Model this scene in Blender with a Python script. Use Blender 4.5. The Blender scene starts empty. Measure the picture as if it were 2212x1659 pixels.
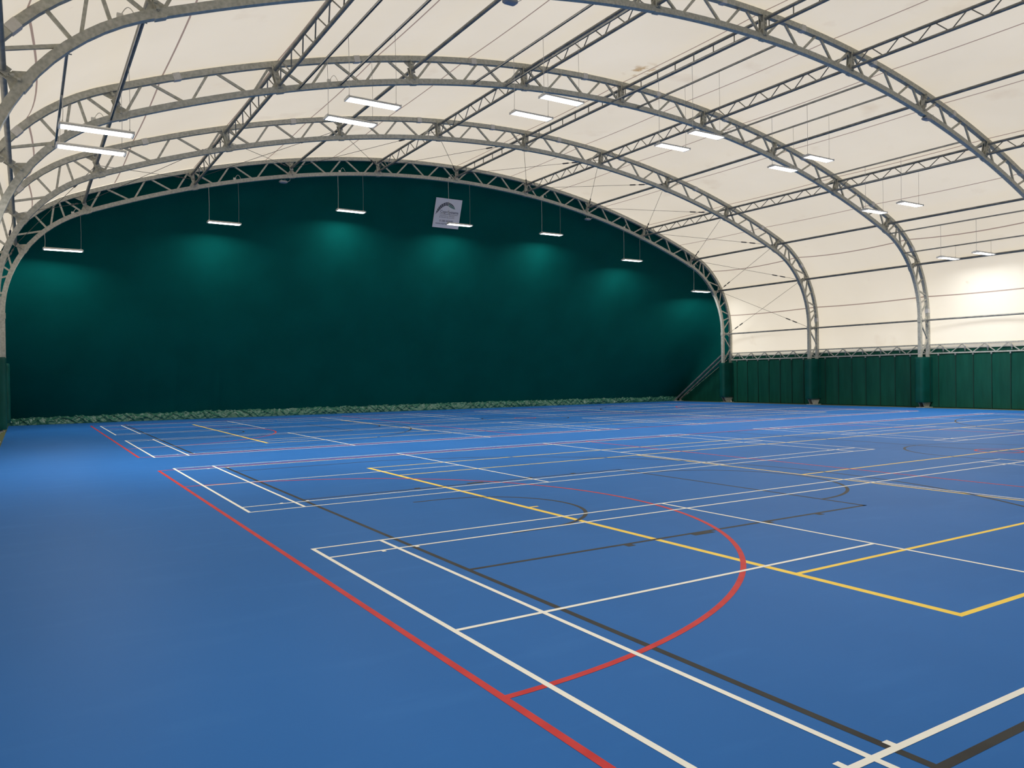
import bpy, math, random
from mathutils import Vector, Matrix, noise
random.seed(7)
SC = bpy.context.scene
COL = SC.collection

# ------------------------------------------------------------------ camera
CAM = Vector((-2.39052, -1.57535, 1.69963))
YAW, PIT, ROL = 0.558762, -0.0094322, -0.0132037
fwd = Vector((math.sin(YAW)*math.cos(PIT), math.cos(YAW)*math.cos(PIT), math.sin(PIT)))
rt = Vector((math.cos(YAW), -math.sin(YAW), 0)); up = rt.cross(fwd)
r2 = math.cos(ROL)*rt + math.sin(ROL)*up; u2 = -math.sin(ROL)*rt + math.cos(ROL)*up
cd = bpy.data.cameras.new('camera'); cam = bpy.data.objects.new('camera', cd); COL.objects.link(cam)
cd.sensor_width = 36; cd.lens = 36*1679.62/2212; cd.clip_start = 0.05; cd.clip_end = 300
m = Matrix.Identity(4)
for i in range(3):
    m[i][0], m[i][1], m[i][2], m[i][3] = r2[i], u2[i], -fwd[i], CAM[i]
cam.matrix_world = m
SC.camera = cam
cy = SC.cycles; cy.max_bounces = 7; cy.diffuse_bounces = 4; cy.glossy_bounces = 2; cy.transmission_bounces = 4; cy.use_light_tree = True

# ------------------------------------------------------------------ world, exposure
WORLD_STRENGTH = 1.95
w = bpy.data.worlds.new('overcast_sky'); SC.world = w; w.use_nodes = True
bg = w.node_tree.nodes['Background']; bg.inputs[0].default_value = (1.0, 0.885, 0.745, 1); bg.inputs[1].default_value = WORLD_STRENGTH
vs = SC.view_settings; vs.view_transform = 'Standard'; vs.look = 'None'; vs.gamma = 1; vs.use_curve_mapping = False; vs.exposure = 0.0
LAMP_STRENGTH = 6.0      # glow of the diffuser face itself
LAMP_WATTS = 112.0       # downward beam of each strip light

# ------------------------------------------------------------------ materials
def newmat(name):
    mt = bpy.data.materials.new(name); mt.use_nodes = True; nt = mt.node_tree
    return mt, nt, nt.nodes['Principled BSDF']
def noise_mix(nt, c1, c2, scale, detail=4, lo=.35, hi=.65, stretch=None, coord='Object'):
    tc = nt.nodes.new('ShaderNodeTexCoord'); mp = nt.nodes.new('ShaderNodeMapping')
    nt.links.new(tc.outputs[coord], mp.inputs[0])
    if stretch: mp.inputs['Scale'].default_value = stretch
    n = nt.nodes.new('ShaderNodeTexNoise'); n.inputs['Scale'].default_value = scale; n.inputs['Detail'].default_value = detail
    nt.links.new(mp.outputs[0], n.inputs['Vector'])
    mr = nt.nodes.new('ShaderNodeMapRange'); mr.inputs[1].default_value = lo; mr.inputs[2].default_value = hi
    nt.links.new(n.outputs[0], mr.inputs[0])
    mx = nt.nodes.new('ShaderNodeMix'); mx.data_type = 'RGBA'
    nt.links.new(mr.outputs[0], mx.inputs[0])
    if hasattr(c1, 'is_linked'): nt.links.new(c1, mx.inputs[6])
    else: mx.inputs[6].default_value = (*c1, 1)
    mx.inputs[7].default_value = (*c2, 1)
    return mx.outputs[2], n.outputs[0]
def bump(nt, p, h, s=.2, d=.01):
    b = nt.nodes.new('ShaderNodeBump'); b.inputs['Strength'].default_value = s; b.inputs['Distance'].default_value = d
    nt.links.new(h, b.inputs['Height']); nt.links.new(b.outputs[0], p.inputs['Normal'])
def simple(name, c, rough=.6, metal=0, c2=None, scale=8, bmp=0, spec=.5, stretch=None):
    mt, nt, p = newmat(name)
    p.inputs['Base Color'].default_value = (*c, 1); p.inputs['Roughness'].default_value = rough
    p.inputs['Metallic'].default_value = metal; p.inputs['Specular IOR Level'].default_value = spec
    if c2:
        o, h = noise_mix(nt, c, c2, scale, stretch=stretch); nt.links.new(o, p.inputs['Base Color'])
        if bmp: bump(nt, p, h, bmp)
    return mt
GALV = simple('galvanised_steel', (.34, .34, .295), .55, .12, (.49, .48, .425), 14)
TUBE = simple('galvanised_tube', (.15, .155, .145), .45, .2, (.24, .24, .22), 5)
RAIL = simple('zinc_channel', (.30, .31, .31), .38, .6, (.42, .43, .42), 5)
WIRE = simple('grey_wire', (.35, .35, .34), .5, .3)
CABLE = simple('white_cable', (.62, .60, .56), .6)
DARKW = simple('dark_wire_rope', (.07, .07, .075), .5, .4)
STRAP = simple('white_fabric_strap', (.62, .60, .57), .7, 0, (.55, .53, .50), 20)
HOUS = simple('lamp_housing_white', (.62, .61, .58), .5)
GREENW = simple('dark_green_end_cloth', (.0005, .078, .069), .8, 0, (.0004, .068, .060), .7, spec=.04)
CURT = simple('green_curtain_vinyl', (.004, .060, .040), .45, 0, (.006, .078, .052), 1.5, .25, .2, (1, 3, .5))
PADM = simple('green_pad_vinyl', (.003, .055, .040), .40, 0, (.004, .072, .056), 2, .15, .2)
SKIRT = simple('green_skirt_vinyl', (.022, .105, .068), .33, 0, (.034, .14, .092), 3, 0, .5)
SEAMG = simple('dark_green_seam', (.004, .030, .020), .5, 0)
BRONZE = simple('zip_grey', (.10, .12, .10), .5)

def floor_mat():
    mt, nt, p = newmat('blue_sports_coating')
    o1, h = noise_mix(nt, (.022, .130, .39), (.027, .147, .435), .5, 3, .3, .7, (1, .25, 1))
    o2, _ = noise_mix(nt, o1, (.020, .115, .35), .16, 5, .52, .8)
    o3, h3 = noise_mix(nt, o2, (.034, .16, .45), 2.5, 5, .55, .9, (.35, 1.3, 1))
    # sparse dark specks
    tc = nt.nodes.new('ShaderNodeTexCoord'); v = nt.nodes.new('ShaderNodeTexVoronoi'); v.inputs['Scale'].default_value = 1.1
    nt.links.new(tc.outputs['Object'], v.inputs['Vector'])
    lt = nt.nodes.new('ShaderNodeMath'); lt.operation = 'LESS_THAN'; lt.inputs[1].default_value = .007
    nt.links.new(v.outputs['Distance'], lt.inputs[0])
    mx = nt.nodes.new('ShaderNodeMix'); mx.data_type = 'RGBA'; nt.links.new(lt.outputs[0], mx.inputs[0]); nt.links.new(o3, mx.inputs[6])
    mx.inputs[7].default_value = (.02, .03, .06, 1)
    nt.links.new(mx.outputs[2], p.inputs['Base Color'])
    p.inputs['Roughness'].default_value = .5; p.inputs['Specular IOR Level'].default_value = .05
    n2 = nt.nodes.new('ShaderNodeTexNoise'); n2.inputs['Scale'].default_value = 60
    nt.links.new(tc.outputs['Object'], n2.inputs['Vector']); bump(nt, p, n2.outputs[0], .06, .004)
    return mt
BLUE = floor_mat()
OLIVE = simple('olive_green_tarmac', (.075, .095, .030), .8, 0, (.10, .12, .045), 3)
def paint(name, c, c2): return simple(name, c, .55, 0, c2, 6, spec=.12)
P_W = paint('white_line_paint', (.86, .82, .72), (.90, .86, .76))
P_R = paint('red_line_paint', (.52, .030, .030), (.60, .045, .040))
P_Y = paint('yellow_line_paint', (.92, .62, .075), (.96, .67, .10))
P_K = paint('black_line_paint', (.026, .025, .023), (.036, .035, .031))

def membrane(name, seam=False):
    mt, nt, p = newmat(name)
    nt.nodes.remove(p); out = nt.nodes['Material Output']
    if seam:
        base = nt.nodes.new('ShaderNodeRGB'); base.outputs[0].default_value = (.40, .33, .30, 1); col = base.outputs[0]
        tcol = nt.nodes.new('ShaderNodeRGB'); tcol.outputs[0].default_value = (.30, .24, .22, 1); tcl = tcol.outputs[0]
    else:
        o, _ = noise_mix(nt, (.80, .785, .715), (.75, .73, .655), .22, 5, .35, .7)
        o2, _ = noise_mix(nt, o, (.66, .61, .53), .55, 6, .64, .82)
        col, _ = noise_mix(nt, o2, (.60, .52, .42), 1.7, 8, .73, .85)
        # one brownish water stain on the roof cloth
        g = nt.nodes.new('ShaderNodeNewGeometry'); d = nt.nodes.new('ShaderNodeVectorMath'); d.operation = 'SUBTRACT'
        nt.links.new(g.outputs['Position'], d.inputs[0]); d.inputs[1].default_value = STAIN
        ln = nt.nodes.new('ShaderNodeVectorMath'); ln.operation = 'LENGTH'; nt.links.new(d.outputs[0], ln.inputs[0])
        mr = nt.nodes.new('ShaderNodeMapRange'); mr.inputs[1].default_value = .1; mr.inputs[2].default_value = .75; mr.inputs[3].default_value = 1; mr.inputs[4].default_value = 0
        nt.links.new(ln.outputs['Value'], mr.inputs[0])
        n = nt.nodes.new('ShaderNodeTexNoise'); n.inputs['Scale'].default_value = 3; n.inputs['Detail'].default_value = 9
        mr2 = nt.nodes.new('ShaderNodeMapRange'); mr2.inputs[1].default_value = .5; mr2.inputs[2].default_value = .62
        tc = nt.nodes.new('ShaderNodeTexCoord'); nt.links.new(tc.outputs['Object'], n.inputs['Vector']); nt.links.new(n.outputs[0], mr2.inputs[0])
        mu = nt.nodes.new('ShaderNodeMath'); mu.operation = 'MULTIPLY'; nt.links.new(mr.outputs[0], mu.inputs[0]); nt.links.new(mr2.outputs[0], mu.inputs[1])
        mx = nt.nodes.new('ShaderNodeMix'); mx.data_type = 'RGBA'; nt.links.new(mu.outputs[0], mx.inputs[0]); nt.links.new(col, mx.inputs[6]); mx.inputs[7].default_value = (.42, .30, .16, 1)
        col = mx.outputs[2]; tcl = col
    df = nt.nodes.new('ShaderNodeBsdfDiffuse'); tr = nt.nodes.new('ShaderNodeBsdfTranslucent'); ms = nt.nodes.new('ShaderNodeMixShader')
    nt.links.new(col, df.inputs[0]); nt.links.new(tcl, tr.inputs[0]); ms.inputs[0].default_value = .42
    nt.links.new(df.outputs[0], ms.inputs[1]); nt.links.new(tr.outputs[0], ms.inputs[2]); nt.links.new(ms.outputs[0], out.inputs[0])
    return mt
STAIN = (15.05, 17.9, 11.73)

def emit(name, c, s):
    mt, nt, p = newmat(name); p.inputs['Emission Color'].default_value = (*c, 1); p.inputs['Emission Strength'].default_value = s
    p.inputs['Base Color'].default_value = (.9, .9, .9, 1)
    return mt
LIGHT = emit('lit_diffuser', (1, .985, .94), LAMP_STRENGTH)

# ------------------------------------------------------------------ mesh helpers
class MB:
    def __init__(s): s.v = []; s.f = []; s.mi = []
    def quad(s, a, b, c, d, mi=0):
        n = len(s.v); s.v += [a, b, c, d]; s.f.append((n, n+1, n+2, n+3)); s.mi.append(mi)
    def poly(s, pts, mi=0):
        n = len(s.v); s.v += pts; s.f.append(tuple(range(n, n+len(pts)))); s.mi.append(mi)
    def box(s, lo, hi, mi=0):
        x0, y0, z0 = lo; x1, y1, z1 = hi; n = len(s.v)
        s.v += [(x0,y0,z0),(x1,y0,z0),(x1,y1,z0),(x0,y1,z0),(x0,y0,z1),(x1,y0,z1),(x1,y1,z1),(x0,y1,z1)]
        for q in ((0,3,2,1),(4,5,6,7),(0,1,5,4),(1,2,6,5),(2,3,7,6),(3,0,4,7)):
            s.f.append(tuple(n+i for i in q)); s.mi.append(mi)
    def sweep(s, rings, closed_ends=True, mi=0):
        n = len(s.v); k = len(rings[0])
        for r in rings: s.v += [tuple(p) for p in r]
        for i in range(len(rings)-1):
            for j in range(k):
                s.f.append((n+i*k+j, n+i*k+(j+1) % k, n+(i+1)*k+(j+1) % k, n+(i+1)*k+j)); s.mi.append(mi)
        if closed_ends:
            s.f.append(tuple(n+j for j in reversed(range(k)))); s.mi.append(mi)
            e = n+(len(rings)-1)*k; s.f.append(tuple(e+j for j in range(k))); s.mi.append(mi)
    def tube(s, pts, r, k=8, mi=0):
        pts = [Vector(p) for p in pts]; rings = []
        for i, p in enumerate(pts):
            t = (pts[min(i+1, len(pts)-1)]-pts[max(i-1, 0)]).normalized()
            a = Vector((0,0,1)) if abs(t.z) < .9 else Vector((1,0,0))
            e1 = t.cross(a).normalized(); e2 = t.cross(e1)
            rr = r[i] if isinstance(r, (list, tuple)) else r
            rings.append([p+rr*(math.cos(2*math.pi*j/k)*e1+math.sin(2*math.pi*j/k)*e2) for j in range(k)])
        s.sweep(rings, True, mi)
    def bar(s, a, b, side, w, h, mi=0):
        """rectangular bar a-b; side = width direction, w across side, h across the other"""
        a = Vector(a); b = Vector(b); t = (b-a).normalized(); e1 = Vector(side); e1 = (e1-e1.dot(t)*t).normalized(); e2 = t.cross(e1)
        s.sweep([[p+e1*sx*w/2+e2*sz*h/2 for sx, sz in ((-1,-1),(1,-1),(1,1),(-1,1))] for p in (a, b)], True, mi)
    def build(s, name, mats, parent=None, smooth=False, loc=(0,0,0), bevel=0):
        loc = Vector(loc)
        me = bpy.data.meshes.new(name); me.from_pydata([tuple(Vector(v)-loc) for v in s.v], [], s.f); me.update()
        if not isinstance(mats, (list, tuple)): mats = [mats]
        for mt in mats: me.materials.append(mt)
        for i, pl in enumerate(me.polygons): pl.material_index = s.mi[i]; pl.use_smooth = smooth
        if smooth and hasattr(me, 'set_sharp_from_angle'): me.set_sharp_from_angle(angle=math.radians(40))
        o = bpy.data.objects.new(name, me); COL.objects.link(o)
        if parent:
            o.parent = parent; q = parent
            while q: loc = loc-Vector(q.location); q = q.parent
            o.location = loc
        else: o.location = loc
        if bevel:
            b = o.modifiers.new('bevel', 'BEVEL'); b.width = bevel; b.segments = 2; b.limit_method = 'ANGLE'
        return o
def tag(o, label, cat=None, group=None, kind=None):
    if label: o['label'] = label
    if cat: o['category'] = cat
    if group: o['group'] = group
    if kind: o['kind'] = kind
    return o
def thing(name, loc, label, cat, group=None):
    o = bpy.data.objects.new(name, None); COL.objects.link(o); o.location = loc; o.empty_display_size = .2
    return tag(o, label, cat, group)
def struct(o): o['kind'] = 'structure'; return o

# ------------------------------------------------------------------ arch profile
XC = 14.95
R0, W, ZC, R1 = 40.6, 17.92, 10.93, 4.05
CZ = ZC-R0; CX1 = W-R1; CZ1 = CZ+math.sqrt((R0-R1)**2-CX1**2); AT = math.atan2(CX1, CZ1-CZ)
S1 = R0*AT; S2 = S1+R1*(math.pi/2-AT)
def prof(s, d=0.0):
    sg = -1 if s < 0 else 1; s = abs(s)
    if s < S1: a = s/R0; x = (R0+d)*math.sin(a); z = CZ+(R0+d)*math.cos(a)
    elif s < S2: a = AT+(s-S1)/R1; x = CX1+(R1+d)*math.sin(a); z = CZ1+(R1+d)*math.cos(a)
    else: x = W+d; z = CZ1-(s-S2)
    return XC+sg*x, z
def s_leg(z): return S2+CZ1-z
def s_of_x(rel, d=0.0):
    lo, hi = 0, S2; t = abs(rel)
    for _ in range(50):
        mid = (lo+hi)/2
        if prof(mid, d)[0]-XC < t: lo = mid
        else: hi = mid
    return math.copysign(lo, rel)
def s_of_z(z, sgn, d=0.0):
    lo, hi = 0, S2+3
    for _ in range(50):
        mid = (lo+hi)/2
        if prof(mid, d)[1] > z: lo = mid
        else: hi = mid
    return sgn*lo
AY = [31.2-6.04*k for k in range(7)]        # far face of each arch
DEP = .80; CH = .15; CW = .14
NODES = [s_of_z(4.08,-1,.4), s_of_z(6.62,-1,.4)] + [s_of_x(r,.4) for r in (-15.42,-11.63,-7.74,-3.85,.12,4.05,7.93,11.83,15.45)] + [s_of_z(6.62,1,.4), s_of_z(4.08,1,.4)]
ROWN = ['low on the left leg','at the left haunch','far left on the roof','on the left roof slope','left of the crown','just left of the crown','at the crown',
        'just right of the crown','right of the crown','on the right roof slope','at the right roof edge','at the right haunch','low on the right leg']
BAYN = ['in the bay by the end wall','in the second bay from the end wall','in the third bay from the end wall','in the bay at top right','in the bay above the camera']
ROWS = ['left leg','left haunch','far left','left slope','left of crown','just left of crown','crown','just right of crown','right of crown','right slope','right edge','right haunch','right leg']
ARCHN = ['farthest galvanised lattice arch, carrying the dark green end wall','second galvanised lattice arch from the green end wall',
         'third galvanised lattice arch from the green end wall','nearest galvanised lattice arch, crossing the top corners of the picture',
         'galvanised lattice arch just out of view above the camera', 'galvanised lattice arch at the near end of the hall, out of view']

# ------------------------------------------------------------------ floor
X0B, X1B, YB0, YB1 = -3.0, 32.9, -4.0, 36.2
mb = MB()
mb.box((X0B, YB0, -.2), (X1B, YB1, 0), 0)
mb.box((X0B-1.6, YB0, -.2), (X0B, YB1, -.0), 1)
mb.box((X1B, YB0, -.2), (X1B+1.6, YB1, -.0), 1)
struct(mb.build('floor', [BLUE, OLIVE]))

# ------------------------------------------------------------------ membrane roof
def sag(s, t):
    a = abs(s); k = min(max((a-15.0)/4.6, 0), 1); k = k*k*(3-2*k)
    k2 = min(max((21.88-a)/2.0, 0), 1)
    return (.04+.38*k*k2)*4*t*(1-t)
SEAMS = [-20,-17.3,-14.4,-11.5,-8.65,-5.75,-2.8,.2,3.15,6.05,9.0,11.9,14.6,17.2,19.7]
sl = s_leg(2.73)
sv = set(round(-sl+i*(2*sl)/110, 4) for i in range(111))
sv = [q for q in sv if all(abs(q-t) > .12 for t in SEAMS)]
for t in SEAMS: sv += [t-.022, t+.022]
sv = sorted(sv)
ys = []
yk = [31.16]+AY[1:6]+[]
for i in range(len(yk)-1):
    a, b = yk[i], yk[i+1]; n = 10
    for j in range(n): ys.append((a+(b-a)*j/n, j/n))
ys.append((yk[-1], 0))
mb = MB(); cols = len(sv)
for (y, t) in ys:
    for s in sv:
        x, z = prof(s, .825-sag(s, t)); mb.v.append((x, y, z))
for i in range(len(ys)-1):
    for j in range(cols-1):
        mb.f.append((i*cols+j, i*cols+j+1, (i+1)*cols+j+1, (i+1)*cols+j))
        mb.mi.append(1 if any(abs((sv[j]+sv[j+1])/2-t) < .02 for t in SEAMS) else 0)
struct(mb.build('ceiling', [membrane('white_roof_membrane'), membrane('roof_seam', True)], smooth=True))

# ------------------------------------------------------------------ walls
def gable_y(z, h): return 31.22+4.35*max(0, 1-z/h)**1.0
def crease(x, z):
    c = 0
    if z < 3.2:
        for cx_, a_ in ((2.1, .5), (3.2, 1), (4.6, .9), (5.0, 1), (9.6, .35)):
            c += a_*.05*math.exp(-((x-cx_)/.10)**2)*min(1, (3.2-z)/1.6)
    return c+.012*noise.noise(Vector((x*.6, 0, z*.12)))
def end_wall(name, fy, flip):
    mb = MB(); sg = s_leg(2.7); N = 420; rows = 40
    for i in range(N+1):
        s = -sg+2*sg*i/N; x, h = prof(s, .80)
        for j in range(rows+1):
            z = h*(1-(j/rows)); mb.v.append((x, fy(gable_y(z, h)+crease(x, z)), z))
    for i in range(N):
        for j in range(rows):
            a = i*(rows+1)+j; q = (a, a+1, a+rows+2, a+rows+1); mb.f.append(q[::-1] if flip else q); mb.mi.append(0)
    for sgn in (-1, 1):                               # triangular cloth returns beside the raking props
        x = XC+sgn*(W+.80)
        pts = [(x, fy(gable_y(2.7*(1-j/20), 2.7)), 2.7*(1-j/20)) for j in range(21)]+[(x, fy(31.22), 0)]
        mb.poly(pts if sgn > 0 else pts[::-1], 1)
    struct(mb.build(name, [GREENW, CURT], smooth=True))
end_wall('wall_back', lambda y: y, False)
end_wall('wall_front', lambda y: AY[5]+31.2-y-.05, True)
for sgn, nm in ((-1, 'wall_left'), (1, 'wall_right')):
    mb = MB(); x = XC+sgn*(W+.835)
    mb.box((min(x, x+sgn*.05), .95, 0), (max(x, x+sgn*.05), 31.2, 2.80)); struct(mb.build(nm, CURT))

# crumpled skirt at the foot of the end wall
mb = MB(); NX, NZ = 1800, 20; xa, xb = X0B-.5, X1B+.35
def ridge(v): return max(0.0, 1-abs(v)*5.0)
for i in range(NX+1):
    x = xa+(xb-xa)*i/NX
    ph = (x*1.05+.5*noise.noise(Vector((x*.4, 4, 0)))) % 1
    top = .47+.02*noise.noise(Vector((x*.35, 0, 3)))+.035*max(0, 1-abs(ph-.5)*4)*(.5+.5*noise.noise(Vector((x*.6, 9, 9))))
    for j in range(NZ+1):
        t = j/NZ
        z = top*(1-t); y = 35.60-.30*t-.05*math.sin(math.pi*t)
        d1 = noise.noise(Vector((x*2.6+z*3.4, z*1.6-x*.5, 1)))
        d2 = noise.noise(Vector((x*2.9-z*4.2, z*1.4+x*.4, 7)))
        d3 = noise.noise(Vector((x*7+z*5, z*5, 11)))
        cr = .055*ridge(d1)+.045*ridge(d2)+.018*ridge(d3)+.03*noise.noise(Vector((x*1.3, z*3, 5)))
        e = min(1, math.sin(math.pi*min(1, t*.9+.06))*1.3)
        mb.v.append((x, y-cr*e, max(.004, z)))
for i in range(NX):
    for j in range(NZ):
        a = i*(NZ+1)+j; mb.f.append((a, a+1, a+NZ+2, a+NZ+1)); mb.mi.append(0)
o = mb.build('fabric_skirt', SKIRT, smooth=True)
tag(o, 'crumpled shiny green fabric skirt lying along the foot of the end wall', 'tarpaulin')

# sign fixed on the end wall
sx0, sx1 = 14.31, 15.715; zb, zt = 8.98, 10.30; Hs = 11.73
pb = Vector(((sx0+sx1)/2, gable_y(zb, Hs), zb)); pt = Vector(((sx0+sx1)/2, gable_y(zt, Hs), zt))
ax = Vector((1,0,0)); ay = (pt-pb).normalized(); az = ax.cross(ay)
SW, SH = sx1-sx0, (pt-pb).length
org = (pb+pt)/2+az*.06
sign = thing('company_sign', org, 'white square sign with black and teal arch logo on the green end wall', 'sign')
sign.rotation_euler = Matrix((ax, ay, az)).transposed().to_euler()
def child_local(o, par): o.parent = par; return o
def local_mesh(mb, name, mt, par, label=None):
    o = mb.build(name, mt); o.parent = par; o.location = (0,0,0)
    if label: o['label'] = label
    return o
P_SIGN = simple('sign_board', (.72, .71, .76), .5)
P_INK = simple('sign_ink', (.035, .04, .06), .6); P_TEAL = simple('sign_teal', (.02, .16, .13), .6)
mb = MB(); mb.box((-SW/2, -SH/2, -.02), (SW/2, SH/2, 0)); local_mesh(mb, 'board', P_SIGN, sign)
OUT = [(-.634,-.09),(-.56,.17),(-.40,.39),(-.126,.53),(.10,.50),(.27,.40),(.386,.23)]
INN = [(-.634,-.09),(-.47,.09),(-.32,.26),(-.126,.37),(.03,.33),(.20,.26),(.386,.23)]
def lerp_curve(P, t):
    q = t*(len(P)-1); i = min(int(q), len(P)-2); f = q-i
    g = lambda k: P[max(0, min(len(P)-1, k))]
    p0, p1, p2, p3 = g(i-1), g(i), g(i+1), g(i+2)
    return [.5*(2*p1[c]+(p2[c]-p0[c])*f+(2*p0[c]-5*p1[c]+4*p2[c]-p3[c])*f*f+(3*p1[c]-p0[c]-3*p2[c]+p3[c])*f**3) for c in (0, 1)]
def emblem(teal):
    out = MB(); n, r = 15, 3
    for i in range(n):
        for q in range(r):
            is_teal = (i >= 9 and q >= 1) or i >= 13
            if is_teal != teal: continue
            pts = []
            for ti, fq in ((i+.07, q+.08), (i+.93, q+.08), (i+.93, q+.92), (i+.07, q+.92)):
                o_, n_ = lerp_curve(OUT, min(1, ti/n)), lerp_curve(INN, min(1, ti/n)); f = fq/r
                pts.append((o_[0]*(1-f)+n_[0]*f, o_[1]*(1-f)+n_[1]*f, .004))
            out.poly(pts)
    return out
local_mesh(emblem(False), 'black_emblem_band', P_INK, sign)
local_mesh(emblem(True), 'teal_emblem_band', P_TEAL, sign)
def text_mesh(body, size, space):
    c = bpy.data.curves.new('lettering', 'FONT'); c.body = body; c.size = size; c.space_character = space
    t = bpy.data.objects.new('lettering', c); me = bpy.data.meshes.new_from_object(t); bpy.data.objects.remove(t)
    return me
def text(s, x, y, size, mt, name, space=1.0, width=None):
    full = text_mesh(s, size, space); wx = max(v.co.x for v in full.vertices); k = (width/wx) if width else 1
    done = ''
    for wd in s.split(' '):
        me = text_mesh(wd, size, space); off = 0
        if done:
            both = text_mesh(done+wd, size, space); off = max(v.co.x for v in both.vertices)-max(v.co.x for v in me.vertices)
        me.materials.clear(); me.materials.append(mt)
        for v in me.vertices: v.co = ((v.co.x+off)*k+x, v.co.y+y, .005)
        o = bpy.data.objects.new(name, me); COL.objects.link(o); o.parent = sign
        done += wd+' '
text('CopriSystems', -.40, .01, .19, P_INK, 'company_name', width=.98)
mb = MB(); mb.box((-.40, -.052, 0), (.58, -.038, .004)); local_mesh(mb, 'underline', P_INK, sign)
text('Innovative Design', -.40, -.14, .08, P_INK, 'strapline', 1.2, .80)
text('& Build Solutions', -.40, -.22, .08, P_INK, 'strapline', 1.2, .80)
text('01380 830697', -.38, -.41, .13, P_INK, 'phone_number', 1, .74)
text('www.coprisystems.com', -.57, -.53, .115, P_INK, 'web_address', 1, 1.12)

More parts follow.
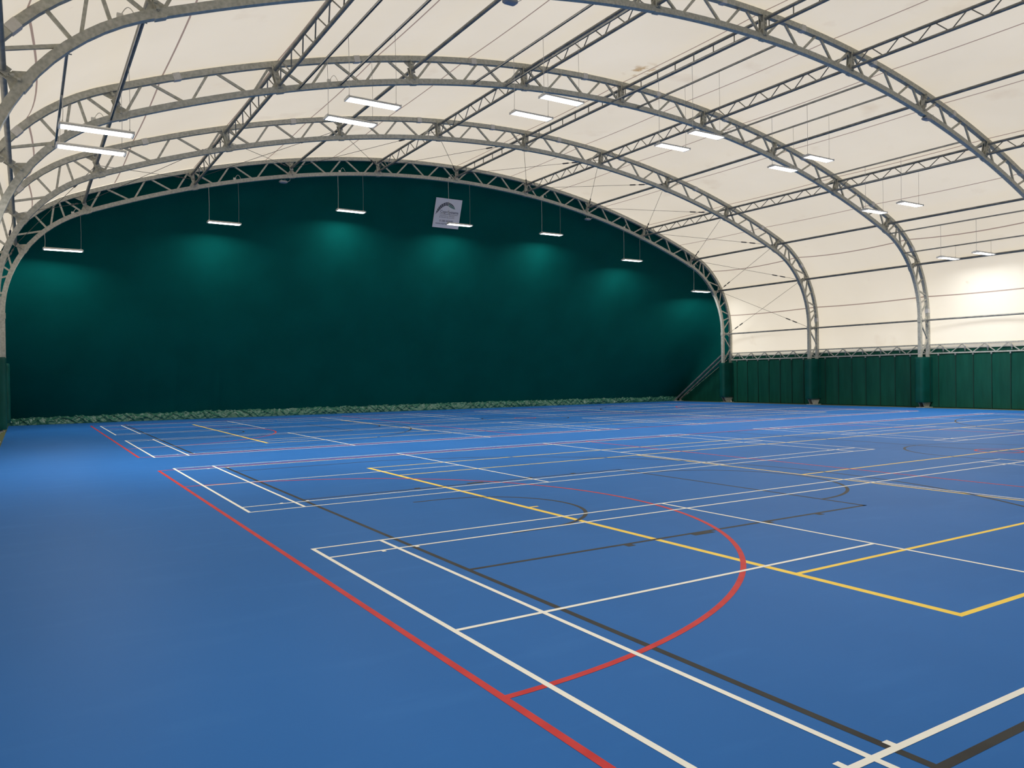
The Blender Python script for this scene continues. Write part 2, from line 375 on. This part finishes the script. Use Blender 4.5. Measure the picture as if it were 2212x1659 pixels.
# ------------------------------------------------------------------ arches
def vec(s, d, y): x, z = prof(s, d); return Vector((x, y, z))
def chord(k, d0, d1, s0, s1, n):
    mb = MB(); y1 = AY[k]; y0 = y1-CW; rings = []
    for i in range(n+1):
        s = s0+(s1-s0)*i/n
        rings.append([vec(s,d0,y0), vec(s,d0,y1), vec(s,d1,y1), vec(s,d1,y0)])
    mb.sweep(rings); return mb
STRAPS = [s_of_z(7.35,-1,.75), s_of_x(-14.08,.75), s_of_x(-9.42,.75), None, s_of_x(-1.45,.75), s_of_x(1.79,.75), s_of_x(5.2,.75), s_of_x(9.72,.75), s_of_x(14.37,.75), s_of_z(7.38,1,.75), s_of_z(4.53,1,.75)]
def make_arch(k):
    y1 = AY[k]; yc = y1-CW/2; send = s_leg(.30)
    root = thing('lattice_arch', (XC, yc, 0), ARCHN[k], 'arch', 'lattice arches across the hall')
    chord(k, 0, CH, -send, send, 150).build('inner_chord', GALV, root, smooth=True)
    oc = chord(k, DEP-CH, DEP, -send, send, 150).build('outer_chord', GALV, root, smooth=True)
    # node plates with gussets
    for i, s in enumerate(NODES):
        mb = MB()
        w0 = .26
        for dd, d1, d2 in ((0, CH*.6, .30), (1, DEP-CH*.6, DEP-.30)):
            a = vec(s-w0, d1, yc); b = vec(s+w0, d1, yc); c = vec(s+.07, d2, yc); d = vec(s-.07, d2, yc)
            for yy in (-.012, .012): pass
            off = Vector((0, .012, 0))
            mb.sweep([[a-off, b-off, c-off, d-off], [a+off, b+off, c+off, d+off]])
        a = vec(s, .10, yc); b = vec(s, DEP-.10, yc)
        t = Vector((1, 0, 0)) if abs(s) < S1 else Vector((0, 0, 1))
        mb.bar(a, b, t, .06, .10)                      # splice plates with bolts
        mb.bar(a, b, (0,1,0), .20, .02)
        for q in range(6):
            f = .14+.52*q/5
            pq = vec(s, f, yc-.10); mb.box((pq.x-.025, pq.y-.02, pq.z-.02), (pq.x+.025, pq.y+.02, pq.z+.02))
        # little step plates on top and bottom of the splice
        mb.bar(vec(s-.10, -.008, yc), vec(s+.10, -.008, yc), (0,1,0), CW+.02, .016)
        mb.build('node_plate', GALV, root)
    # web diagonals
    SP1 = (((1, .05), (0, .36)), ((0, .42), (1, .42)), ((0, .48), (1, .68)), ((1, .74), (0, .69)), ((1, .80), (0, .93)))
    SP0 = (((0, .10), (1, .30)), ((1, .35), (0, .31)), ((1, .42), (0, .57)), ((0, .64), (1, .70)), ((0, .69), (1, .95)))
    for lo_, hi_, sp in ((1, 2, SP1), (11, 10, SP1), (0, 1, SP0), (12, 11, SP0)):
        for (c0, t0), (c1, t1) in sp:
            pa = vec(NODES[lo_]+(NODES[hi_]-NODES[lo_])*t0, DEP-CH*.7 if c0 else CH*.7, yc); pb_ = vec(NODES[lo_]+(NODES[hi_]-NODES[lo_])*t1, DEP-CH*.7 if c1 else CH*.7, yc)
            mb = MB(); mb.bar(pa, pb_, (0,1,0), .055, .06); mb.build('web_diagonal', GALV, root)
    for i in range(2, len(NODES)-3):
        a, b = NODES[i], NODES[i+1]; n = 5
        startbot = (i % 2 == 0)
        for q in range(n):
            g = .045 if q not in () else 0
            sa = a+(b-a)*(q+.12)/n; sb = a+(b-a)*(q+.90)/n
            bot = (q % 2 == 0) == startbot
            d1, d2 = (CH*.7, DEP-CH*.7) if bot else (DEP-CH*.7, CH*.7)
            if q == 0: sa = a+(b-a)*.10/n
            mb = MB(); mb.bar(vec(sa, d1, yc), vec(sb, d2, yc), (0,1,0), .055, .06)
            mb.build('web_diagonal', GALV, root)
    for sgn in (-1, 1):                                # leg diagonals and base
        z = [3.98, 3.22, 2.42, 1.6, .8]
        for q in range(4):
            d1, d2 = (CH*.7, DEP-CH*.7) if q % 2 == 0 else (DEP-CH*.7, CH*.7)
            mb = MB(); mb.bar(vec(sgn*s_leg(z[q]), d1, yc), vec(sgn*s_leg(z[q+1]), d2, yc), (0,1,0), .055, .06)
            mb.build('web_diagonal', GALV, root)
        mb = MB()
        xi = XC+sgn*W; xo = XC+sgn*(W+DEP); xm = (xi+xo)/2
        for yy in (yc-.10, yc+.10):
            for xx, xx2 in ((xi, xm-sgn*.16), (xo, xm+sgn*.16)):
                mb.bar((xx+(.05*sgn if xx == xi else -.05*sgn), yy, .33), (xx2, yy*1.0, .03), (0,1,0), .02, .06)
            c = [(xi+sgn*.05, yy, .34), (xo-sgn*.05, yy, .34), (xm+sgn*.17, yy, .03), (xm-sgn*.17, yy, .03)]
            c = [Vector(p) for p in c]; off = Vector((0, .006, 0)); mb.sweep([[p-off for p in c], [p+off for p in c]])
        mb.box((min(xi,xo)+.06, yc-.2, .0), (max(xi,xo)-.06, yc+.2, .03))
        mb.box((min(xi,xo), yc-.12, .30), (max(xi,xo), yc+.12, .33))
        mb.build('base_plate', GALV, root)
    for q, s in enumerate(STRAPS):                     # white cloth straps round the outer chord
        if s is None: s = s_of_x(-5.7 if k == 2 else -4.65, .75)
        if k == 0 and q in (3, 4): continue
        if k == 0: continue
        mb = MB(); h = .085; y0 = y1-CW-.012; rings = []
        for ss in (s-h, s+h):
            rings.append([vec(ss, DEP-CH-.015, y0), vec(ss, DEP-CH-.015, y1+.012), vec(ss, DEP+.012, y1+.012), vec(ss, DEP+.012, y0)])
        mb.sweep(rings); mb.build('fabric_strap', STRAP, oc)['label'] = 'white cloth strap'
    return root
for k in range(6): make_arch(k)

# ------------------------------------------------------------------ purlins
KIND = {6: 'ladder', 3: 'lattice', 5: 'lattice', 7: 'lattice', 9: 'lattice'}
def make_purlin(i, k):
    s = NODES[i]; ya = AY[k+1]-.0; yb = AY[k]-CW
    kind = KIND.get(i, 'tube')
    dn = prof(s, .4)
    # direction of the arch normal at the node
    p0 = vec(s, 0, 0); n = (vec(s, 1, 0)-p0).normalized()
    names = {'tube': ('tube_purlin', 'steel tube purlin'), 'lattice': ('lattice_purlin', 'zigzag lattice purlin'), 'ladder': ('ladder_purlin', 'ladder purlin with upright struts')}[kind]
    lab = names[1]+' '+ROWN[i]+', '+BAYN[k]
    dmid = .40 if i not in (0, 12) else .40
    root = thing(names[0], vec(s, dmid, (ya+yb)/2), lab, 'roof beam', 'purlins running between the arches')
    if kind == 'tube':
        mb = MB(); mb.tube([vec(s, dmid, ya), vec(s, dmid, yb)], .052 if i not in (0, 12) else .042, 12); mb.build('tube', TUBE, root, smooth=True)
    else:
        dt, db = (.58, .19) if kind == 'lattice' else (.56, .27)
        for d, nm in ((dt, 'top_tube'), (db, 'bottom_tube')):
            mb = MB(); mb.tube([vec(s, d, ya), vec(s, d, yb)], .047, 12); mb.build(nm, TUBE, root, smooth=True)
        mb = MB(); L = yb-ya
        if kind == 'lattice':
            n_ = 6
            for q in range(n_):
                y0 = ya+.1+(L-.2)*q/n_; ym = ya+.1+(L-.2)*(q+.5)/n_; y1 = ya+.1+(L-.2)*(q+1)/n_
                mb.tube([vec(s, db, y0+.03), vec(s, dt, ym-.03)], .017, 6); mb.tube([vec(s, dt, ym+.03), vec(s, db, y1-.03)], .017, 6)
        else:
            n_ = 7
            for q in range(n_+1):
                y0 = ya+.15+(L-.3)*q/n_; mb.tube([vec(s, db, y0), vec(s, dt, y0)], .018, 6)
        mb.build('web', TUBE, root, smooth=True)
    for yy in (ya+.012, yb-.012):                      # end plates
        pm = vec(s, .4, yy); e = .10 if kind == 'tube' else .30
        mb = MB(); mb.bar(vec(s, .4-e, yy), vec(s, .4+e, yy), (0,1,0), .02, .14); mb.build('end_plate', GALV, root)
for k in range(5):
    for i in range(13): make_purlin(i, k)

# ------------------------------------------------------------------ wire cross bracing in the end bay
def make_brace(i, flip):
    a, b = NODES[i], NODES[i+1]
    if flip: a, b = b, a
    A = vec(a, .38, AY[1]+.05); B = vec(b, .38, AY[0]-CW-.05)
    side = 'rising' if flip else 'falling'
    root = thing('bracing_wire', (A+B)/2, 'bracing wire from second arch %s to end arch %s' % (ROWS[i+1 if flip else i], ROWS[i if flip else i+1]), 'bracing wire', 'crossed bracing wires in the end bay')
    mb = MB(); mb.tube([A, B], .0085, 5); mb.build('wire_rope', DARKW, root, smooth=True)
    mb = MB(); d = (B-A).normalized(); L = (B-A).length
    f = .80 if not flip else .16
    for t in (f, f+.035*6.2/L*2):
        c = A+d*L*t; mb.tube([c-d*.16, c-d*.12, c+d*.12, c+d*.16], [.01, .03, .03, .01], 6)
    mb.build('turnbuckle', DARKW, root, smooth=True)
for i in range(12):
    make_brace(i, False); make_brace(i, True)

# ------------------------------------------------------------------ lamps
LX = [-1.16, 4.47, 9.80, 15.18, 20.48, 25.85, 31.08]; LZ = [6.50, 8.00, 9.02, 8.92, 8.93, 7.96, 6.50]
ORD = ['first','second','third','fourth','fifth','sixth','seventh']
RAILS = []
def inner_z(x):
    lo, hi = 0, S2
    for _ in range(50):
        mid = (lo+hi)/2
        if prof(mid)[0]-XC < abs(x-XC): lo = mid
        else: hi = mid
    return prof(lo)[1]
def make_lamp(j, y, ztops, lab):
    x, z = LX[j], LZ[j]; Lh = .62; Wd = .15
    root = thing('hanging_strip_light', (x, y, z), lab, 'light', 'hanging strip lights')
    mb = MB()
    prof2 = [(-Wd, .0), (-Wd, .035), (-.07, .075), (.07, .075), (Wd, .035), (Wd, .0)]
    mb.sweep([[(x+sx*Lh, y+a, z+b) for a, b in prof2] for sx in (-1, 1)])
    for sx in (-1, 1): mb.box((x+sx*Lh-.02*(sx < 0)-.0, y-Wd-.01, z-.014), (x+sx*Lh+.02*(sx > 0)+.0, y+Wd+.01, z+.045))
    mb.build('housing', HOUS, root)
    mb = MB(); mb.box((x-Lh+.025, y-Wd+.022, z-.010), (x+Lh-.025, y+Wd-.022, z-.001)); mb.build('diffuser', LIGHT, root)['label'] = 'glowing white diffuser'
    al = bpy.data.lights.new('lamp_beam', 'AREA'); al.shape = 'RECTANGLE'; al.size = 2*Lh-.06; al.size_y = 2*Wd-.06; al.energy = LAMP_WATTS
    al.spread = math.radians(162); al.color = (1, .985, .96)
    lo = bpy.data.objects.new('lamp_beam', al); COL.objects.link(lo); lo.parent = root; lo.location = (0, 0, -.018)
    for sx in (-1, 1):
        zt = ztops[(sx+1)//2]; xx = x+sx*.57
        mb = MB(); mb.tube([(xx, y, z+.04), (xx, y, z+.12)], .012, 5); mb.tube([(xx, y, z+.08), (xx+.012, y, (z+zt)/2), (xx, y, zt)], .0065 if sx < 0 else .0045, 5)
        mb.build('suspension_wire', CABLE if sx < 0 else WIRE, root)
    return root
for j in range(7):
    zt = [inner_z(LX[j]+sx*.57)+.02 for sx in (-1, 1)]
    make_lamp(j, AY[0]-CW-.02, zt, 'slim strip light hung before the end wall, %s from the left' % ORD[j])
for j in range(7):  # unseen row mirroring the far end, added to brighten the near floor
    make_lamp(j, AY[5]+.02, [inner_z(LX[j]+sx*.57)+.02 for sx in (-1, 1)], 'added strip light, unseen at the near end of the hall, %s from the left' % ORD[j])
for row, (y, nm) in enumerate(((15.25, 'nearest row'), (16.70, 'middle row of three'))):
    for j in range(7):
        zt = [inner_z(LX[j]+sx*.57)+.02 for sx in (-1, 1)]
        make_lamp(j, y, zt, 'strip light on steel rails, %s from the left in the %s' % (ORD[j], nm))
for j in range(7):
    for sx, sn in ((-1, 'left'), (1, 'right')):
        x = LX[j]+sx*.57; z = inner_z(x)+.05; ya, yb = AY[3]+.005, AY[2]-CW-.005
        root = thing('channel_rail', (x, (ya+yb)/2, z), 'slotted steel rail above the %s end of the %s strip light pair from the left' % (sn, ORD[j]), 'rail', 'channel rails carrying the strip lights')
        mb = MB()
        mb.box((x-.022, ya, z-.025), (x-.014, yb, z+.025)); mb.box((x+.014, ya, z-.025), (x+.022, yb, z+.025)); mb.box((x-.022, ya, z+.018), (x+.022, yb, z+.025))
        mb.build('channel', RAIL, root)
        mb = MB(); mb.box((x-.07, yb-.02, z-.035), (x+.07, yb, z-.02)); mb.box((x-.07, ya, z-.035), (x+.07, ya+.02, z-.02)); mb.build('end_bracket', GALV, root)

# junction boxes with cable loops on the lower chords
def make_jbox(x, k, lab):
    z = inner_z(x)+.17; y = AY[k]-CW/2
    root = thing('junction_box', (x, y, z), lab, 'junction box', 'junction boxes on the arches')
    mb = MB(); mb.box((x-.05, y-.04, z-.02), (x+.05, y+.04, z+.07)); mb.build('box', HOUS, root, bevel=.01)
    mb = MB(); mb.tube([(x+.02+.22*t, y-.03, z+.05+.14*math.sin(math.pi*t)) for t in [q/8 for q in range(9)]], .008, 5); mb.build('cable_loop', CABLE, root, smooth=True)
for j in range(7): make_jbox(LX[j]+(.33 if j == 0 else -.45)+(.9 if j == 1 else 0), 0, 'small white junction box on the end arch above the %s strip light from the left' % ORD[j])
make_jbox(-.95, 2, 'small white junction box on the third arch, at the far left')
make_jbox(4.75, 2, 'small white junction box on the third arch, left of the crown')
make_jbox(20.2, 2, 'small white junction box on the third arch, right of the crown')
make_jbox(-.95, 3, 'small white junction box on the nearest arch, at the top left')

# emergency lights
def make_em(x, z, k, lab):
    y = AY[k]-CW/2; root = thing('emergency_light', (x, y, z), lab, 'light', 'small grey emergency lights under the arches')
    mb = MB(); rings = []
    for zz, q in ((.05, .8), (.02, 1), (-.02, 1), (-.05, .75)):
        rings.append([(x+a*.17*q, y+b*.10*q, z+zz) for a, b in ((-1,-.6),(-.8,-1),(.8,-1),(1,-.6),(1,.6),(.8,1),(-.8,1),(-1,.6))])
    mb.sweep(rings); mb.build('housing', simple('grey_plastic', (.30, .31, .34), .5), root)
    top = inner_z(x)
    for sx in (-1, 1):
        mb = MB(); mb.tube([(x+sx*.07, y, z+.05), (x+sx*.07, y, top+.01)], .008, 5); mb.build('hook', WIRE, root)
    mb = MB(); mb.tube([(x+.14, y-.03, z), (x+.26, y-.06, z+.07), (x+.27, y-.08, z+.16), (x+.2, y-.08, top+.1)], .008, 5); mb.build('cable', CABLE, root, smooth=True)
make_em(6.81, 9.98, 3, 'grey emergency light hanging at the very top edge of the picture')
make_em(23.08, 10.07, 3, 'grey emergency light under the nearest arch at upper right')
make_em(6.89, 9.98, 0, 'small grey emergency light under the end arch, left of the sign')
make_em(22.91, 9.96, 0, 'small grey emergency light under the end arch, right of the sign')

# ------------------------------------------------------------------ right wall: girders, curtains, pads, props
GX = 33.60
BW = ['beside the end wall','in the second bay from the end wall','in the third bay, at the right edge']
for k in range(3):
    ya, yb = AY[k+1], AY[k]-CW
    root = thing('eaves_girder', (GX, (ya+yb)/2, 2.5), 'lattice girder above the green curtain '+BW[k], 'girder', 'eaves girders on the right wall')
    mb = MB(); mb.box((GX-.03, ya, 2.90), (GX+.05, yb, 2.96)); mb.build('top_rail', GALV, root)
    mb = MB(); mb.box((GX-.03, ya, 2.50), (GX+.05, yb, 2.56)); mb.build('bottom_rail', GALV, root)
    mb = MB(); n = 6; L = yb-ya
    for q in range(n):
        y0 = ya+L*q/n; y1 = y0+L/n; ym = (y0+y1)/2
        mb.bar((GX, y0+.03, 2.56), (GX, ym, 2.90), (1,0,0), .035, .035); mb.bar((GX, ym, 2.90), (GX, y1-.03, 2.56), (1,0,0), .035, .035)
    mb.build('zigzag_web', GALV, root)
    for q in range(n):
        ym = ya+L*(q+.32)/n
        mb = MB(); mb.box((GX-.06, ym-.02, 2.60), (GX-.035, ym+.02, 2.82)); mb.box((GX-.075, ym-.04, 2.70), (GX-.03, ym+.04, 2.76)); mb.tube([(GX-.05, ym, 2.82), (GX-.02, ym+.05, 2.90)], .012, 5)
        mb.build('tension_ratchet', RAIL, root)
    # curtain
    root = thing('wall_curtain', (GX+.02, (ya+yb)/2, 0), 'green vinyl wall curtain with seams '+BW[k], 'curtain', 'green curtains on the right wall')
    mb = MB(); ny = 160; nz = 10; n = 8; x0 = GX+.02
    for i in range(ny+1):
        y = ya+.02+(L-.04)*i/ny; ph = (i/ny*L/.78) % 1
        for j in range(nz+1):
            z = .03+(2.46-.03)*j/nz
            b = .018*math.sin(math.pi*ph)+.012*noise.noise(Vector((y*2.2, z*.8, k)))+.006*noise.noise(Vector((y*9, z*1.5, k+4)))
            mb.v.append((x0-b, y, z))
    for i in range(ny):
        for j in range(nz):
            a = i*(nz+1)+j; mb.f.append((a, a+nz+1, a+nz+2, a+1)); mb.mi.append(0)
    cl = mb.build('cloth', CURT, root, smooth=True)
    for q in range(int(L/.78)+1):
        y = ya+.02+q*.78
        if y > yb-.05: continue
        mb = MB(); mb.box((x0-.03, y-.012, .0), (x0-.005, y+.012, 2.47)); mb.build('seam_strip', SEAMG, cl)
        mb = MB(); mb.box((x0-.05, y-.03, 2.42), (x0-.0, y+.03, 2.50)); mb.build('hanging_hook', RAIL, cl)

def make_pad(k, sgn, z0, z1, lab):
    yc = AY[k]-CW/2; root_x = XC+sgn*(W+.4)
    root = thing('column_pad', (root_x, yc, z0), lab, 'padding', 'green pads wrapped round the arch legs')
    hx, hy = .51, .21; rr = .14; ring = []
    for cx, cy, a0 in ((1,1,0),(-1,1,90),(-1,-1,180),(1,-1,270)):
        for q in range(6):
            a = math.radians(a0+q*18); ring.append((cx*(hx-rr)+rr*math.cos(a), cy*(hy-rr)+rr*math.sin(a)))
    mb = MB(); rings = []; nz = 36
    for j in range(nz+1):
        z = z0+(z1-z0)*j/nz; sc = 1 if 0 < j < nz else .97
        rg = []
        for (a, b) in ring:
            wv = .012*noise.noise(Vector((a*3+k, b*3, z*2.5+a*3)))
            rg.append((root_x+a*(sc+wv), yc+b*(sc+wv*2), z))
        rings.append(rg)
    mb.sweep(rings); mb.build('vinyl_cover', PADM, root, smooth=True)
    mb = MB()
    mb.box((root_x+hx*.2, yc-hy-.012, z0+.02), (root_x+hx*.2+.03, yc-hy, z1-.02)); mb.build('closing_flap', SEAMG, root)
make_pad(0, 1, .32, 2.36, 'green padded cover round the right leg of the end arch, beside the raking props')
make_pad(1, 1, .32, 2.44, 'green padded cover round the right leg of the second arch from the end wall')
make_pad(2, 1, .25, 2.36, 'green padded cover round the right leg of the third arch, nearest at the right')
make_pad(0, -1, .30, 2.40, 'green padded cover round the left leg of the end arch, at the left edge')
make_pad(1, -1, .38, 2.45, 'green padded cover round the left leg of the second arch, cut by the left edge')

for (a, b, lab) in (((32.98, 31.25, 2.82), (32.98, 35.2, .10), 'left one of two raking steel props at the right corner'),
                    ((33.52, 31.25, 2.90), (33.40, 35.2, .12), 'right one of two raking steel props, nearer the wall curtain')):
    root = thing('raking_prop', b, lab, 'prop', 'raking props at the right end arch leg')
    mb = MB(); mb.tube([a, b], .06, 12); mb.build('tube', TUBE, root, smooth=True)
    mb = MB(); mb.box((b[0]-.12, b[1]-.15, 0), (b[0]+.12, b[1]+.12, .02)); mb.box((b[0]-.01, b[1]-.08, .02), (b[0]+.01, b[1]+.08, .14)); mb.build('foot_plate', GALV, root)
# ------------------------------------------------------------------ court markings
class Lines:
    def __init__(s, z): s.m = MB(); s.z = z
    def rect(s, x0, y0, x1, y1):
        z = s.z; s.m.quad((x0,y0,z),(x1,y0,z),(x1,y1,z),(x0,y1,z))
    def frame(s, x0, y0, x1, y1, w, we=None):
        we = we or w
        s.rect(x0, y0, x0+we, y1); s.rect(x1-we, y0, x1, y1); s.rect(x0+we, y0, x1-we, y0+w); s.rect(x0+we, y1-w, x1-we, y1)
    def arc(s, cx, cy, r, w, a0, a1, n=64):
        """r = outer radius"""
        z = s.z
        for i in range(n):
            p, q = math.radians(a0+(a1-a0)*i/n), math.radians(a0+(a1-a0)*(i+1)/n)
            s.m.quad((cx+(r-w)*math.cos(p), cy+(r-w)*math.sin(p), z), (cx+r*math.cos(p), cy+r*math.sin(p), z), (cx+r*math.cos(q), cy+r*math.sin(q), z), (cx+(r-w)*math.cos(q), cy+(r-w)*math.sin(q), z))
    def build(s, name, mt, parent):
        dz = .00004*len(parent.children)
        s.m.v = [(a, b, c+dz) for a, b, c in s.m.v]
        return s.m.build(name, mt, parent)
CXM = 14.95; LWD = .05
def court_sets(yc, near):
    where = 'of the nearer sports court' if near else 'of the farther sports court by the end wall'
    # tennis, yellow
    z = .0004
    t = thing('tennis_court_marking', (CXM, yc, 0), 'thin yellow tennis court lines '+where, 'floor marking', 'painted court markings')
    x0, x1 = CXM-11.885, CXM+11.885; y0, y1 = yc-5.54, yc+5.54
    L = Lines(z); L.frame(x0, y0, x1, y1, .05, .075); L.build('boundary_line', P_Y, t)
    L = Lines(z); L.rect(x0+.075, y0+1.37, x1-.075, y0+1.42); L.rect(x0+.075, y1-1.42, x1-.075, y1-1.37); L.build('singles_sideline', P_Y, t)
    L = Lines(z); L.rect(CXM-6.40, y0+1.42, CXM-6.35, y1-1.42); L.rect(CXM+6.35, y0+1.42, CXM+6.40, y1-1.42); L.rect(CXM-6.35, yc-.025, CXM+6.35, yc+.025); L.build('service_line', P_Y, t)
    L = Lines(z); L.rect(x0+.075, yc-.025, x0+.2, yc+.025); L.rect(x1-.2, yc-.025, x1-.075, yc+.025); L.build('centre_mark', P_Y, t)
    # basketball, black
    z = .0008
    b = thing('basketball_court_marking', (CXM, yc, 0), 'black basketball court lines '+where, 'floor marking', 'painted court markings')
    x0, x1 = CXM-14.08, CXM+14.08; y0, y1 = yc-7.5, yc+7.5
    L = Lines(z); L.frame(x0, y0, x1, y1, .05); L.build('boundary_line', P_K, b)
    L = Lines(z); L.rect(CXM-.025, y0, CXM+.025, y1); L.arc(CXM, yc, 1.8, .05, 0, 360, 90); L.build('centre_circle', P_K, b)
    for sg in (1, -1):
        xe = x0 if sg > 0 else x1
        hx = xe+sg*1.575
        L = Lines(z); A0 = -math.degrees(math.asin(6.62/6.75))
        aa = abs(A0)
        if sg > 0: L.arc(hx, yc, 6.75, .05, -aa, aa, 96)
        else: L.arc(hx, yc, 6.75, .05, 180-aa, 180+aa, 96)
        xs = hx+sg*6.75*math.cos(math.radians(aa))
        for yy in (yc-6.62, yc+6.57): L.rect(min(xe, xs), yy, max(xe, xs), yy+.05)
        L.build('three_point_line', P_K, b)
        L = Lines(z); xk = xe+sg*5.8
        L.rect(min(xe, xk), yc-2.45, max(xe, xk), yc-2.40); L.rect(min(xe, xk), yc+2.40, max(xe, xk), yc+2.45); L.rect(min(xk, xk-sg*.05), yc-2.45, max(xk, xk-sg*.05), yc+2.45)
        for off, wd in ((1.78, .1), (2.70, .30), (3.85, .1), (4.75, .1)):
            xa_ = xe+sg*off; xb_ = xa_+sg*wd
            for sy in (-1, 1):
                ya_ = yc+sy*2.45; yb_ = ya_+sy*.075
                L.rect(min(xa_, xb_), min(ya_, yb_), max(xa_, xb_), max(ya_, yb_))
        L.build('key', P_K, b)
        L = Lines(z); L.arc(xk-sg*.025, yc, 1.825, .05, -90 if sg > 0 else 90, 90 if sg > 0 else 270, 48); L.build('free_throw_arc', P_K, b)
        L = Lines(z); L.arc(hx, yc, 1.30, .05, -90 if sg > 0 else 90, 90 if sg > 0 else 270, 48)
        for yy in (yc-1.30, yc+1.25): L.rect(min(hx, hx-sg*.375), yy, max(hx, hx-sg*.375), yy+.05)
        L.build('no_charge_arc', P_K, b)
    # netball, red
    z = .0012
    n = thing('netball_court_marking', (CXM, yc, 0), 'red netball court lines '+where, 'floor marking', 'painted court markings')
    x0, x1 = CXM-15.25, CXM+15.25; y0, y1 = yc-7.64, yc+7.64
    L = Lines(z); L.frame(x0, y0, x1, y1, .05); L.build('boundary_line', P_R, n)
    for sg in (1, -1):
        L = Lines(z); L.arc(x0 if sg > 0 else x1, yc, 4.96, .05, -90 if sg > 0 else 90, 90 if sg > 0 else 270, 96); L.build('goal_circle', P_R, n)
        L = Lines(z); xm = CXM-sg*5.083; L.rect(xm-.025, y0, xm+.025, y1); L.build('third_line', P_R, n)
    L = Lines(z); L.arc(CXM, yc, .45, .05, 0, 360, 48); L.build('centre_circle', P_R, n)
court_sets(6.87, True); court_sets(25.17, False)
BN = {(0,0): 'nearest the camera, at the bottom of the picture', (0,1): 'second nearest on the left', (0,2): 'just beyond the blue walkway on the left', (0,3): 'on the left closest to the end wall',
      (1,0): 'nearest of those at the right', (1,1): 'second nearest at the right', (1,2): 'on the right just beyond the walkway', (1,3): 'on the right closest to the end wall'}
for ci, x0 in enumerate((0.0, 16.5)):
    for ri, y0 in enumerate((0.0, 8.66, 17.31, 26.15)):
        z = .0016; x1, y1 = x0+13.4, y0+6.1; q = .04
        t = thing('badminton_court_marking', (x0+6.7, y0+3.05, 0), 'white badminton court lines '+BN[(ci, ri)], 'floor marking', 'white badminton court markings')
        def line(nm, *r):
            L = Lines(z); L.rect(*r); L.build(nm, P_W, t)
        L = Lines(z); L.frame(x0, y0, x1, y1, q); L.build('boundary_line', P_W, t)
        for yy, sy in ((y0+.46, 1), (y1-.46-q, -1)):
            L = Lines(z); L.rect(x0+q, yy, x1-q, yy+q)
            for xx in (x0+.55, x0+.91, x1-.59, x1-.95):
                L.rect(xx, yy+q if sy > 0 else yy-1.2*q, xx+q, yy+2.2*q if sy > 0 else yy)
            L.build('singles_sideline', P_W, t)
        line('long_service_line', x0+.76-q, y0+q, x0+.76, y1-q); line('long_service_line', x1-.76, y0+q, x1-.76+q, y1-q)
        line('short_service_line', x0+4.72-q, y0+q, x0+4.72, y1-q); line('short_service_line', x1-4.72, y0+q, x1-4.72+q, y1-q)
        line('centre_line', x0+q, y0+3.03, x0+4.72-q, y0+3.07); line('centre_line', x1-4.72+q, y0+3.03, x1-q, y0+3.07)
